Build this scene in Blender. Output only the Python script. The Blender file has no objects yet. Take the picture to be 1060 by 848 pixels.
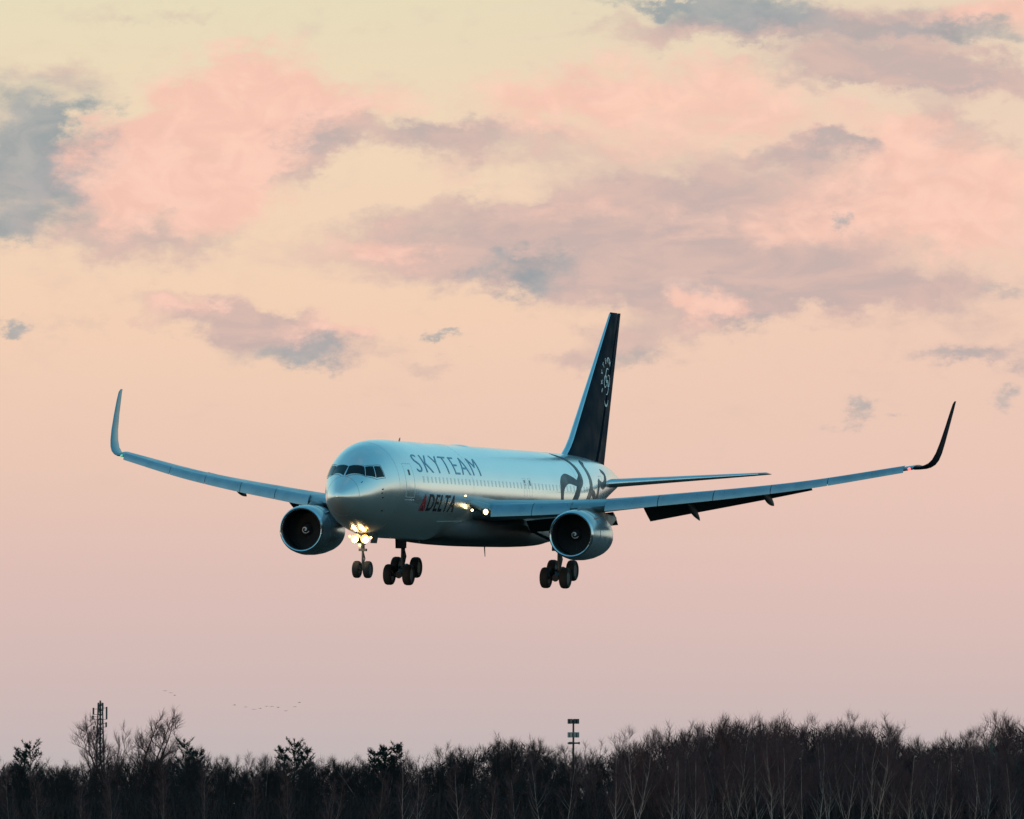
import bpy, bmesh, math, random
import numpy as np
from mathutils import Vector, Matrix, Euler
C = bpy.context.scene.collection
S = bpy.context.scene
R = math.radians
PI = math.pi
# ------------------------------------------------------------------ camera
FPX = 9609.0            # focal length in pixels of a 1060 px wide frame
HZ = 872.0              # horizon row in that frame
EYE = 2.0
cam = bpy.data.cameras.new('camera'); cam_o = bpy.data.objects.new('camera', cam); C.objects.link(cam_o)
cam.sensor_width = 36; cam.lens = FPX / 1060 * 36
cam.clip_start = 1; cam.clip_end = 40000
cam_o.location = (0, 0, EYE)
cam_o.rotation_euler = (R(90) + math.atan((HZ - 424) / FPX), 0, 0)
S.camera = cam_o
S.view_settings.view_transform = 'Standard'
S.view_settings.look = 'None'
S.view_settings.exposure = 0
S.view_settings.gamma = 1
S.view_settings.use_curve_mapping = False
# ------------------------------------------------------------------ sun
SUN_EL, SUN_AZ = 4.0, -138.0     # low, behind the viewer and to the left
sun = bpy.data.lights.new('sun', 'SUN'); sun.energy = 0.7; sun.angle = R(10); sun.color = (1, .72, .5)
sun_o = bpy.data.objects.new('sun', sun); C.objects.link(sun_o)
sd = Vector((math.sin(R(SUN_AZ)) * math.cos(R(SUN_EL)), math.cos(R(SUN_AZ)) * math.cos(R(SUN_EL)), math.sin(R(SUN_EL))))
sun_o.rotation_euler = sd.to_track_quat('Z', 'Y').to_euler()
# ------------------------------------------------------------------ world: dusk sky with clouds
def lin(c):
    return tuple((v / 255 / 12.92 if v / 255 <= .04045 else ((v / 255 + .055) / 1.055) ** 2.4) for v in c) + (1,)
world = bpy.data.worlds.new('World'); S.world = world; world.use_nodes = True
nt = world.node_tree; N = nt.nodes; L = nt.links; N.clear()
def nd(t, **k):
    n = N.new(t)
    for a, v in k.items(): setattr(n, a, v)
    return n
def inp(n, i, v):
    if hasattr(v, 'is_output'): L.new(v, n.inputs[i])
    else: n.inputs[i].default_value = v
def M(op, a, b=None, c=None, clamp=False):
    n = nd('ShaderNodeMath', operation=op, use_clamp=clamp); inp(n, 0, a)
    if b is not None: inp(n, 1, b)
    if c is not None: inp(n, 2, c)
    return n.outputs[0]
def smooth(v, a, b, to0=0., to1=1.):
    n = nd('ShaderNodeMapRange', interpolation_type='SMOOTHSTEP'); inp(n, 0, v); inp(n, 1, a); inp(n, 2, b); inp(n, 3, to0); inp(n, 4, to1)
    return n.outputs[0]
def mixc(f, a, b):
    n = nd('ShaderNodeMix', data_type='RGBA'); inp(n, 0, f); inp(n, 6, a); inp(n, 7, b); return n.outputs[2]
def ramp(f, pts):
    n = nd('ShaderNodeValToRGB'); inp(n, 0, f); e = n.color_ramp.elements
    while len(e) < len(pts): e.new(.5)
    for q, (p, c) in zip(e, pts): q.position = p; q.color = c
    return n.outputs[0]
tc = nd('ShaderNodeTexCoord'); sep = nd('ShaderNodeSeparateXYZ'); L.new(tc.outputs['Generated'], sep.inputs[0])
DX, DY, DZ = sep.outputs
el = M('MULTIPLY', M('ARCSINE', DZ), 180 / PI)          # elevation, degrees
az = M('MULTIPLY', M('ARCTAN2', DX, DY), 180 / PI)      # azimuth from +Y, degrees
DPP = math.degrees(1 / FPX)                             # degrees per photo pixel
def U(px): return (px - 530) * DPP
def V(py): return (HZ - py) * DPP
# dusk band behind the aircraft
t_front = M('DIVIDE', el, 6.0, clamp=True)
front = ramp(t_front, [(V(872) / 6, lin((176, 172, 174))), (V(790) / 6, lin((194, 183, 183))), (V(720) / 6, lin((207, 185, 182))),
    (V(600) / 6, lin((221, 190, 182))), (V(480) / 6, lin((234, 199, 181))), (V(330) / 6, lin((243, 208, 181))),
    (V(160) / 6, lin((242, 215, 186))), (V(0) / 6, lin((231, 220, 188)))])
pinkish = M('MULTIPLY', smooth(az, -1.5, 3.2), smooth(el, .6, 2.2), )
front = mixc(M('MULTIPLY', pinkish, .35), front, lin((233, 196, 186)))
# the whole dome elsewhere
dome = ramp(M('DIVIDE', el, 90.0, clamp=True), [(0, (.34, .34, .31, 1)), (.020, (.98, .96, .80, 1)), (.05, (.92, 1.0, .86, 1)), (.09, (.56, .86, .90, 1)), (.18, (.24, .64, .78, 1)), (.45, (.055, .36, .56, 1)), (1, (.04, .26, .44, 1))])
azf = smooth(M('ABSOLUTE', az), 7, 26, 1., 0.)
elf = smooth(el, 6, 14, 1., 0.)
base = mixc(M('MULTIPLY', azf, elf), dome, front)
# warped sky coordinates for the clouds
cmb = nd('ShaderNodeCombineXYZ'); inp(cmb, 0, az); inp(cmb, 1, M('MULTIPLY', el, 1.5)); inp(cmb, 2, 3.7)
def noise(scale, detail, rough, vec=None, col=False, dist=0.):
    n = nd('ShaderNodeTexNoise'); inp(n, 'Vector', vec or cmb.outputs[0]); n.inputs['Scale'].default_value = scale
    n.inputs['Detail'].default_value = detail; n.inputs['Roughness'].default_value = rough; n.inputs['Distortion'].default_value = dist
    return n.outputs['Color' if col else 'Fac']
w = nd('ShaderNodeSeparateColor'); L.new(noise(2.4, 7, .64, col=True), w.inputs[0])
wa = M('ADD', az, M('MULTIPLY', M('SUBTRACT', w.outputs[0], .5), 1.1))
we = M('ADD', el, M('MULTIPLY', M('SUBTRACT', w.outputs[1], .5), .60))
fine = noise(2.6, 9, .66, dist=.4)
mid = noise(1.3, 5, .55, dist=.6)
soft = noise(.9, 4, .5)
def blobs(items):
    tot = None
    for x, y, rx, ry, s, *rot in items:
        a = R(rot[0]) if rot else 0
        dx = M('SUBTRACT', wa, U(x)); dy = M('SUBTRACT', we, V(y))
        if a:
            ca, sa = math.cos(a), math.sin(a)
            dx, dy = M('ADD', M('MULTIPLY', dx, ca), M('MULTIPLY', dy, sa)), M('SUBTRACT', M('MULTIPLY', dy, ca), M('MULTIPLY', dx, sa))
        qx = M('DIVIDE', dx, rx * DPP * 1.25); qy = M('DIVIDE', dy, ry * DPP * 1.25)
        d = M('SQRT', M('ADD', M('MULTIPLY', qx, qx), M('MULTIPLY', qy, qy)))
        b = smooth(d, .0, 1.45, s * 1.25, 0.)
        tot = b if tot is None else M('ADD', tot, b)
    return tot
PINK = [(195,150,85,58,1.5,10),(130,185,66,46,1.1),(280,100,70,42,1.4),(235,200,60,46,1.0),(390,105,45,18,.7),(560,105,90,22,.8),(700,85,110,26,.8),(640,140,110,30,.6),(800,120,110,30,.7),
 (1000,195,90,42,1.1),(950,150,60,26,.9),(860,205,80,24,.6),(185,316,38,12,.9),(335,343,50,14,.9),(395,258,55,18,.9),(728,318,26,24,1.),
 (600,215,60,16,.5),(760,235,90,18,.5),(940,235,110,24,.7),(1020,12,70,18,1.),(1030,260,60,20,.5),(470,180,40,12,.3),(75,165,30,14,.4)]
MAUVE = [(105,190,95,50,1.,15),(175,250,85,22,.8),(70,80,60,20,.5),(160,18,70,10,.5),(270,160,90,38,.6,30),(335,140,40,28,.9,40),(440,138,90,18,1.),(560,160,110,24,.6),(215,325,80,18,.9,-12),(310,355,90,22,1.,-6),
 (430,262,95,34,1.),(560,275,80,30,.9),(640,255,120,34,1.),(720,290,140,38,1.1),(860,290,120,28,.9),(960,300,110,18,.6),(650,352,60,22,.8),(760,330,60,18,.7),(750,32,140,16,.9),(930,28,150,26,1.),
 (1000,78,120,18,1.,-8),(880,70,130,14,.8),(880,158,90,12,.9),(1010,372,80,14,.8),(520,215,90,14,.5),(985,125,70,20,.7,-30),(790,175,140,26,.5),(680,205,130,20,.6),(90,342,34,12,.4),(440,384,24,8,.5),(590,372,30,14,.5),(930,215,120,30,.4),(720,120,200,34,.35),(830,235,210,50,.55),(560,225,160,30,.45),(1000,330,90,24,.35)]
TEAL = [(20,160,74,58,1.3,25),(28,232,64,15,.7),(58,128,48,14,.7,30),(300,370,55,12,.9),(350,358,26,10,.5),(540,286,44,22,1.),(655,366,32,12,.6),(770,14,80,15,1.),(690,3,60,8,.9),(870,225,14,9,.7),(768,333,42,10,.5),
 (880,158,45,7,.5),(875,425,16,15,.7),(8,343,20,8,.9),(460,353,16,5,.8),(1000,372,55,9,.6),(600,262,60,10,.3),(540,258,26,8,.4),(930,428,14,5,.5),(1045,300,30,8,.5),(1052,415,20,8,.6),(335,150,18,9,.4),(450,132,30,6,.4),(740,300,70,9,.4),(1000,84,60,6,.4),(880,34,130,14,.6),(1010,40,60,12,.5),(1010,150,50,12,.35)]
sc1 = nd('ShaderNodeCombineXYZ'); inp(sc1, 0, M('MULTIPLY', az, 2.0)); inp(sc1, 1, M('MULTIPLY', el, 5.5)); inp(sc1, 2, 9.1)
streak = noise(1., 8, .58, vec=sc1.outputs[0], dist=.5)
sc2 = nd('ShaderNodeCombineXYZ'); inp(sc2, 0, M('MULTIPLY', az, 3.5)); inp(sc2, 1, M('MULTIPLY', el, 5.0)); inp(sc2, 2, 1.3)
puff = noise(1., 8, .56, vec=sc2.outputs[0], dist=.7)
def tex(n, k): return M('MULTIPLY', M('SUBTRACT', n, .5), k)
high = smooth(el, 1.8, 2.6)
def mask(bl, th, wd, a, b): return M('MULTIPLY', high, smooth(M('ADD', bl, M('ADD', tex(streak, a), tex(puff, b))), th, th + wd))
mm = M('MULTIPLY', mask(blobs(MAUVE), .10, 1.20, 1.4, .8), .84)
mp = M('MULTIPLY', mask(blobs(PINK), .12, 1.25, 1.0, 1.2), .92)
mt = M('MULTIPLY', mask(blobs(TEAL), .02, 1.35, .9, .7), .84)
pinkcol = mixc(smooth(puff, .35, .7), lin((245, 196, 178)), lin((255, 208, 188)))
mauvecol = mixc(smooth(streak, .35, .65), lin((192, 172, 170)), lin((214, 182, 174)))
tealcol = mixc(smooth(puff, .3, .7), lin((134, 152, 160)), lin((166, 170, 172)))
sky = mixc(mm, base, mauvecol)
sky = mixc(mp, sky, pinkcol)
sky = mixc(mt, sky, tealcol)
# thin streaks and broken cloud over the rest of the dome
gen = nd('ShaderNodeMapping'); L.new(tc.outputs['Generated'], gen.inputs[0]); gen.inputs['Scale'].default_value = (1, 1, 5)
g = noise(2.2, 6, .6, vec=gen.outputs[0])
gm = M('MULTIPLY', smooth(g, .52, .72), M('MULTIPLY', smooth(el, 5.5, 10), .35))
sky = mixc(gm, sky, (.50, .52, .52, 1))
faint = M('MULTIPLY', M('MULTIPLY', smooth(fine, .5, .8), smooth(el, 2.0, 3.6)), M('MULTIPLY', elf, .22))
sky = mixc(faint, sky, lin((214, 184, 176)))
below = smooth(el, -1.5, -.2)
sky = mixc(below, (.03, .033, .035, 1), sky)
bg = nd('ShaderNodeBackground'); inp(bg, 0, sky); bg.inputs[1].default_value = 1.0
ns = nd('ShaderNodeTexSky', sky_type='NISHITA', sun_disc=False); ns.sun_elevation = R(SUN_EL); ns.sun_rotation = R(SUN_AZ)
bg2 = nd('ShaderNodeBackground'); L.new(ns.outputs[0], bg2.inputs[0])
inp(bg2, 1, M('MULTIPLY', smooth(el, 8, 20), .05))
add = nd('ShaderNodeAddShader'); L.new(bg.outputs[0], add.inputs[0]); L.new(bg2.outputs[0], add.inputs[1])
out = nd('ShaderNodeOutputWorld'); L.new(add.outputs[0], out.inputs[0])
world.cycles.sampling_method = 'MANUAL'; world.cycles.sample_map_resolution = 1024

# ------------------------------------------------------------------ helpers
def mat(name, col, rough=.5, metal=0., coat=0., var=0., vs=1., emit=None, est=1., bump=0., bs=20., spec=.5):
    m = bpy.data.materials.new(name); m.use_nodes = True; t = m.node_tree; b = t.nodes['Principled BSDF']
    b.inputs['Base Color'].default_value = (*col, 1); b.inputs['Roughness'].default_value = rough
    b.inputs['Metallic'].default_value = metal; b.inputs['Coat Weight'].default_value = coat; b.inputs['Coat Roughness'].default_value = .08
    b.inputs['Specular IOR Level'].default_value = spec
    tcn = t.nodes.new('ShaderNodeTexCoord')
    if var:
        n = t.nodes.new('ShaderNodeTexNoise'); n.inputs['Scale'].default_value = vs; n.inputs['Detail'].default_value = 5
        t.links.new(tcn.outputs['Object'], n.inputs['Vector'])
        mr = t.nodes.new('ShaderNodeMapRange'); mr.inputs[1].default_value = .3; mr.inputs[2].default_value = .7
        mr.inputs[3].default_value = 1 - var; mr.inputs[4].default_value = 1 + var; t.links.new(n.outputs[0], mr.inputs[0])
        vm = t.nodes.new('ShaderNodeVectorMath'); vm.operation = 'SCALE'; vm.inputs[0].default_value = col
        t.links.new(mr.outputs[0], vm.inputs['Scale']); t.links.new(vm.outputs[0], b.inputs['Base Color'])
        mr2 = t.nodes.new('ShaderNodeMapRange'); mr2.inputs[1].default_value = .3; mr2.inputs[2].default_value = .7
        mr2.inputs[3].default_value = rough * .8; mr2.inputs[4].default_value = min(1, rough * 1.25)
        t.links.new(n.outputs[0], mr2.inputs[0]); t.links.new(mr2.outputs[0], b.inputs['Roughness'])
    if bump:
        n = t.nodes.new('ShaderNodeTexNoise'); n.inputs['Scale'].default_value = bs; t.links.new(tcn.outputs['Object'], n.inputs['Vector'])
        bp = t.nodes.new('ShaderNodeBump'); bp.inputs['Strength'].default_value = bump; bp.inputs['Distance'].default_value = .02
        t.links.new(n.outputs[0], bp.inputs['Height']); t.links.new(bp.outputs[0], b.inputs['Normal'])
    if emit: b.inputs['Emission Color'].default_value = (*emit, 1); b.inputs['Emission Strength'].default_value = est
    return m
MT = dict(
 skin=mat('silver_paint', (.70, .70, .69), .19, .80, 0, .05, .35, bump=.06, bs=1.1),
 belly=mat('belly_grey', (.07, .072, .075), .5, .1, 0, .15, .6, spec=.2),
 pylon=mat('pylon_grey', (.14, .17, .19), .45, .3, 0, .1, 1, spec=.2),
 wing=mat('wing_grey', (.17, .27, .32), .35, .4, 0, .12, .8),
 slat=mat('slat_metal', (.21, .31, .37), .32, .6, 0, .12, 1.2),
 metal=mat('bare_metal', (.62, .64, .66), .16, .95, 0, .05, 2),
 nacelle=mat('nacelle_silver', (.36, .41, .44), .20, .6, 0, .08, 1.2),
 dark=mat('intake_dark', (.02, .022, .025), .6, .2),
 fan=mat('fan_blade', (.05, .055, .06), .45, .5),
 spin=mat('spinner_black', (.03, .03, .035), .35),
 white=mat('marking_white', (.75, .75, .75), .5),
 navy=mat('navy_paint', (.006, .016, .028), .6, 0, 0, .12, .8, spec=.03),
 teal=mat('lettering_blue', (.012, .19, .34), .35, .5, 0),
 ribbon=mat('ribbon_blue', (.004, .028, .048), .42, .15, 0, .1, 1, spec=.25),
 delta=mat('lettering_navy', (.003, .005, .014), .5, spec=.15),
 red=mat('emblem_red', (.42, .02, .03), .5, spec=.15), red2=mat('emblem_dark_red', (.16, .01, .02), .5, spec=.15),
 glass=mat('cockpit_glass', (.006, .010, .014), .10, 0, 0, spec=.22),
 cabin=mat('cabin_glass', (.48, .53, .53), .2, .6),
 line=mat('panel_seam', (.16, .18, .19), .5),
 pale=mat('door_trim', (.62, .66, .66), .3, .4),
 strut=mat('strut_metal', (.05, .05, .055), .5, .4), tyre=mat('tyre_rubber', (.012, .012, .013), .85),
 hub=mat('wheel_hub', (.03, .03, .033), .6, .4), well=mat('flap_grey', (.035, .037, .04), .6, .0, 0, .1, 1),
 hot=mat('exhaust_metal', (.12, .10, .09), .4, .8),
 lamp=mat('lamp_glow', (1, .9, .7), .3, emit=(1, .74, .36), est=9), lamp2=mat('lamp_bulb', (1, .9, .7), .3, emit=(1, .74, .38), est=6), gold=mat('lamp_bloom_ring', (.9, .6, .2), .3, .8, emit=(1, .42, .07), est=1.3),
 redl=mat('red_light', (1, .1, .1), .3, emit=(1, .10, .10), est=3), greenl=mat('green_light', (.2, 1, .5), .3, emit=(.1, .8, .4), est=.5),
)
def link(name, mesh, m, parent=None, ang=35):
    o = bpy.data.objects.new(name, mesh); C.objects.link(o)
    if m and not mesh.materials: mesh.materials.append(m)
    for p in mesh.polygons: p.use_smooth = True
    try: mesh.set_sharp_from_angle(angle=R(ang))
    except Exception: pass
    if parent: o.parent = parent
    return o
def pm(name, vs, fs, m, parent=None, ang=35, fix=True):
    me = bpy.data.meshes.new(name); me.from_pydata([tuple(v) for v in vs], [], fs); me.update()
    if fix:
        b = bmesh.new(); b.from_mesh(me); bmesh.ops.remove_doubles(b, verts=b.verts, dist=1e-5); bmesh.ops.recalc_face_normals(b, faces=b.faces); b.to_mesh(me); b.free()
    return link(name, me, m, parent, ang)
def empty(name, loc=(0, 0, 0), rot=(0, 0, 0)):
    o = bpy.data.objects.new(name, None); C.objects.link(o); o.location = loc; o.rotation_euler = rot; return o
def tag(o, label=None, cat=None, group=None, kind=None):
    for k, v in (('label', label), ('category', cat), ('group', group), ('kind', kind)):
        if v: o[k] = v
    return o
def A(p): return (-p[0], p[1], p[2])      # aircraft coordinates: (aft, port, up) -> local
def loft(rings, closed=True, cap0=True, cap1=True):
    vs = []; fs = []; n = len(rings[0])
    for r in rings: vs += r
    for i in range(len(rings) - 1):
        for j in range(n if closed else n - 1):
            k = (j + 1) % n; fs.append((i * n + j, i * n + k, (i + 1) * n + k, (i + 1) * n + j))
    if cap0: fs.append(tuple(range(n - 1, -1, -1)))
    if cap1: fs.append(tuple((len(rings) - 1) * n + j for j in range(n)))
    return vs, fs
class MB:
    def __init__(s): s.v = []; s.f = []
    def add(s, vf):
        o = len(s.v); s.v += [tuple(v) for v in vf[0]]; s.f += [tuple(i + o for i in f) for f in vf[1]]; return s
    def tube(s, p0, p1, r0, r1=None, n=12, cap=True):
        p0, p1 = Vector(p0), Vector(p1); r1 = r0 if r1 is None else r1
        d = (p1 - p0).normalized(); a = d.orthogonal().normalized(); b = d.cross(a)
        rr = [[tuple(p + (a * math.cos(2 * PI * i / n) + b * math.sin(2 * PI * i / n)) * r) for i in range(n)] for p, r in ((p0, r0), (p1, r1))]
        return s.add(loft(rr, True, cap, cap))
    def box(s, c, sx, sy, sz, rot=None):
        m = rot.to_matrix() if rot else Matrix.Identity(3); c = Vector(c)
        v = [tuple(c + m @ Vector((x * sx / 2, y * sy / 2, z * sz / 2))) for x in (-1, 1) for y in (-1, 1) for z in (-1, 1)]
        return s.add((v, [(0, 1, 3, 2), (4, 6, 7, 5), (0, 4, 5, 1), (2, 3, 7, 6), (0, 2, 6, 4), (1, 5, 7, 3)]))
    def lathe(s, prof, c, axis='x', n=32, cap0=False, cap1=False):
        rr = []
        for t, r in prof:
            ring = []
            for i in range(n):
                a = 2 * PI * i / n; q = (r * math.cos(a), r * math.sin(a))
                ring.append((c[0] + t, c[1] + q[0], c[2] + q[1]) if axis == 'x' else (c[0] + q[0], c[1] + t, c[2] + q[1]) if axis == 'y' else (c[0] + q[0], c[1] + q[1], c[2] + t))
            rr.append(ring)
        return s.add(loft(rr, True, cap0, cap1))
    def build(s, name, m, parent=None, ang=35): return pm(name, s.v, s.f, m, parent, ang)

# ------------------------------------------------------------------ ground
def ground():
    m = mat('dark_field', (.030, .034, .028), .95, var=.35, vs=.02, spec=.1)
    vs = []; fs = []; n = 60
    for i in range(n + 1):
        for j in range(n + 1):
            x = (i / n - .5) * 24000; y = -6000 + j / n * 24000
            vs.append((x, y, 0))
    for i in range(n):
        for j in range(n): a = i * (n + 1) + j; fs.append((a, a + n + 1, a + n + 2, a + 1))
    tag(pm('ground', vs, fs, m), kind='structure')
ground()

# ------------------------------------------------------------------ airliner
jet = empty('airliner', (-9.430, 501.28, 19.218 + EYE), (R(-1.601), R(1.022), R(-107.001)))
tag(jet, 'silver twin engine airliner flying low with its landing gear down', 'airliner')
FS=[0,.06,.2,.45,.85,1.4,2.0,2.6,3.2,4.0,5.0,6.2,7.6,9.2,36,38,40.5,43,45.5,48,50,51.6,52.8,53.6]
FT=[-.55,-.33,-.12,.11,.41,.80,1.22,1.68,2.04,2.34,2.55,2.66,2.70,2.70,2.70,2.70,2.69,2.65,2.56,2.40,2.18,1.90,1.62,1.35]
FB=[-.55,-.78,-1.0,-1.22,-1.48,-1.74,-1.96,-2.13,-2.27,-2.42,-2.55,-2.65,-2.69,-2.70,-2.70,-2.55,-2.08,-1.50,-.90,-.30,.18,.55,.82,1.0]
FW=[0.0,.19,.36,.56,.81,1.08,1.33,1.55,1.74,1.95,2.16,2.34,2.46,2.515,2.515,2.50,2.33,2.03,1.68,1.28,.92,.62,.38,.18]
def ci(xs, ys, x):
    n = len(xs)
    if x <= xs[0]: return ys[0]
    if x >= xs[-1]: return ys[-1]
    h = [xs[i+1]-xs[i] for i in range(n-1)]; d = [(ys[i+1]-ys[i])/h[i] for i in range(n-1)]
    m = [d[0]]+[0 if d[i-1]*d[i] <= 0 else 3*(h[i-1]+h[i])/((2*h[i]+h[i-1])/d[i-1]+(h[i]+2*h[i-1])/d[i]) for i in range(1, n-1)]+[d[-1]]
    i = max(k for k in range(n-1) if xs[k] <= x); t = (x-xs[i])/h[i]
    return ys[i]*(1+2*t)*(1-t)**2+h[i]*m[i]*t*(1-t)**2+ys[i+1]*t*t*(3-2*t)+h[i]*m[i+1]*t*t*(t-1)
def fus(s, th, off=0.):
    T, B, W = ci(FS, FT, s), ci(FS, FB, s), ci(FS, FW, s)
    H = (T - B) / 2; p = Vector((s, W * math.cos(th), (T + B) / 2 + H * math.sin(th)))
    if off:
        e = .05; s2 = min(s + e, 53.6); T2, B2, W2 = ci(FS, FT, s2), ci(FS, FB, s2), ci(FS, FW, s2)
        p2 = Vector((s2, W2 * math.cos(th), (T2 + B2) / 2 + (T2 - B2) / 2 * math.sin(th)))
        tt = Vector((0, -W * math.sin(th), H * math.cos(th)))
        n = tt.cross(p2 - p)
        c = Vector((s, 0, (T + B) / 2))
        if n.length > 0:
            n.normalize()
            if n.dot(p - c) < 0: n = -n
            p = p + n * off
    return p
def th_of(s, z):
    T, B = ci(FS, FT, s), ci(FS, FB, s); return math.asin(max(-1, min(1, (z - (T + B) / 2) / ((T - B) / 2))))
st = [0.004, .015, .03, .045, .06, .09, .12, .16, .2, .26, .32, .38] + list(np.arange(.45, 9.2, .1)) + [9.2, 10] + list(np.arange(11, 36, 2.0)) + list(np.arange(36, 53.6, .3)) + [53.6]
NR = 144
rings = [[A(fus(s, 2 * PI * j / NR)) for j in range(NR)] for s in st]
v_, f_ = loft(rings)
body = pm('fuselage', v_, f_, MT['skin'], jet, 40)
def patch(name, quad, m, parent, off=.008, nu=8, nv=6, mirror=False):
    # quad of (s, theta) corners lying on the skin, a few millimetres thick
    (a, b, c, d) = [Vector((q[0], q[1])) for q in quad]; vs = []; fs = []
    for lay in (off, -.02):
        for i in range(nu + 1):
            for j in range(nv + 1):
                u, v = i / nu, j / nv; p = (a * (1 - u) + b * u) * (1 - v) + (d * (1 - u) + c * u) * v
                q = fus(p.x, p.y, lay) if lay > 0 else fus(p.x, p.y, lay)
                if mirror: q.y = -q.y
                vs.append(A(q))
    K = (nu + 1) * (nv + 1)
    for i in range(nu):
        for j in range(nv):
            x = i * (nv + 1) + j; f = (x, x + 1, x + nv + 2, x + nv + 1); fs.append(f); fs.append(tuple(K + k for k in f[::-1]))
    def side(l):
        for x, y in zip(l[:-1], l[1:]): fs.append((x, y, y + K, x + K))
    side([i * (nv + 1) for i in range(nu + 1)]); side([i * (nv + 1) + nv for i in range(nu + 1)])
    side(list(range(nv + 1))); side([nu * (nv + 1) + j for j in range(nv + 1)])
    return pm(name, vs, fs, m, parent, 60)
def ribbon(mb, pts, wd, off=.006, closed=False, mirror=False, thick=.012):
    # stripe following points (s, theta) over the skin
    P = [Vector(q) for q in pts]
    if closed: P = P + [P[0]]
    Q = []
    for a, b in zip(P[:-1], P[1:]):
        n = max(1, int(((b - a) * Vector((1, 2.6))).length / .25) + 1) if False else max(1, int(math.hypot(b.x - a.x, 2.6 * (b.y - a.y)) / .2))
        Q += [a + (b - a) * (i / n) for i in range(n)]
    Q.append(P[-1]); W = wd if callable(wd) else (lambda t: wd)
    rr = []
    for i, q in enumerate(Q):
        a = Q[max(0, i - 1)]; b = Q[min(len(Q) - 1, i + 1)]
        d = Vector((b.x - a.x, 2.6 * (b.y - a.y)))
        if d.length < 1e-9: d = Vector((1, 0))
        d.normalize(); n = Vector((-d.y, d.x)); w2 = W(i / (len(Q) - 1)) / 2
        ring = []
        for sx, o in [(-1 + k * .5, off) for k in range(5)] + [(1 - k * .5, off - thick) for k in range(5)]:
            p = fus(max(.02, q.x + n.x * w2 * sx), q.y + n.y * w2 * sx / 2.6, o if o else .001)
            if mirror: p.y = -p.y
            ring.append(A(p))
        rr.append(ring)
    mb.add(loft(rr)); return mb
# cockpit windows (each pane curved with the nose) with pale posts between
panes = [[(1.88, 1.555), (2.21, .985), (1.87, .735), (1.13, 1.52)], [(2.25, .965), (2.67, .778), (2.47, .455), (1.91, .715)], [(2.72, .76), (3.12, .65), (3.16, .34), (2.52, .425)]]
for q in panes:
    for mir in (False, True):
        o = patch('cockpit_window', q, MT['glass'], body, .012, 10, 6, mir)
mb = MB()
for mir in (False, True):
    ribbon(mb, [(1.95, 1.45), (2.23, 1.02), (2.72, .80), (3.18, .68), (3.23, .30), (2.5, .38), (1.89, .68), (1.08, 1.40)], .035, .008, mirror=mir)
mb.build('window_frame', MT['line'], body)
# seam of the radome
mb = MB(); ribbon(mb, [(1.05, t * PI / 24) for t in range(48)], .016, .003, closed=True); mb.build('radome_seam', MT['line'], body)
# doors
def door(s0, s1, z0, z1, wd=.045):
    for mir in (False, True):
        mb = MB(); pts = []
        for s, z in ((s0, z0), (s1, z0), (s1, z1), (s0, z1)):
            pts.append((s, th_of(s, z)))
        ribbon(mb, pts, wd, .006, closed=True, mirror=mir); d = mb.build('door_outline', MT['pale'], body)
        mb = MB(); zc = z0 + (z1 - z0) * .74; sc = (s0 + s1) / 2
        ribbon(mb, [(sc, th_of(sc, zc - .15)), (sc, th_of(sc, zc + .15))], .22, .008, mirror=mir); mb.build('door_window', MT['glass'], d)
door(5.35, 6.42, -.45, 1.38); door(43.5, 44.4, -.15, 1.45)
for s in (26.5, 27.5): door(s, s + .5, 0., 1.0, .022)
mb = MB(); ribbon(mb, [(5.3, th_of(5.3, -.60)), (6.5, th_of(6.5, -.60))], .045, .012); mb.build('door_sill', MT['pale'], body)
# cabin windows, port and starboard
k = 0
wsx = [s for s in np.arange(7.8, 42.6, .70)]
for s in wsx:
    for mir in (False, True):
        sw = patch('cabin_window', [(s - .12, th_of(s, .74)), (s + .12, th_of(s, .74)), (s + .12, th_of(s, .40)), (s - .12, th_of(s, .40))], MT['cabin'], body, .006, 1, 3, mir)
# joint lines around the fuselage
for s in (4.6, 16.8, 37.5):
    mb = MB(); ribbon(mb, [(s, t) for t in np.arange(-1.3, 1.56, .1)], .010, .004); mb.build('skin_seam', MT['line'], body)
# small ports, vanes and probes by the nose
for s, z in ((2.9, -.08), (2.85, -.29), (2.95, -.52), (1.45, .27), (3.25, -1.23)):
    mb = MB(); t = th_of(s, z); ribbon(mb, [(s - .06, t), (s + .06, t)], .09, .02); mb.build('sensor_port', MT['spin'], body)
mb = MB(); ribbon(mb, [(11.8, -.68), (16.2, -.64)], lambda t: .05, .01); mb.build('belly_trim', MT['pale'], body)
def blade(s, z0, h, name, w=.32):
    mb = MB(); d = 1 if h > 0 else -1
    rr = []
    for t, c, sh in ((0, w, 0), (.6, w * .8, .12), (1, w * .45, .22)):
        z = z0 + h * t; rr.append([A((s + sh, 0, z)), A((s + sh + c * .4, .02, z)), A((s + sh + c, 0, z)), A((s + sh + c * .4, -.02, z))])
    return mb.add(loft(rr)).build(name, MT['line'], body)
blade(10.6, 2.69, .20, 'antenna'); blade(14.6, -2.68, -.22, 'antenna'); blade(16.0, -2.68, -.22, 'antenna'); blade(27.0, -2.94, -.55, 'antenna', .24)
# satellite dome on the crown
mb = MB(); rr = []
for t in np.linspace(0, 1, 14):
    h = .14 * math.sin(PI * t) ** .7 + .001; w2 = .55 * math.sin(PI * t) ** .5 + .01
    rr.append([A((19.8 + t * 3.4, w2 * math.cos(a), 2.62 + h * max(0, math.sin(a)))) for a in np.linspace(0, PI, 12)])
mb.add(loft(rr)).build('radome_hump', MT['skin'], body)
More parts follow.
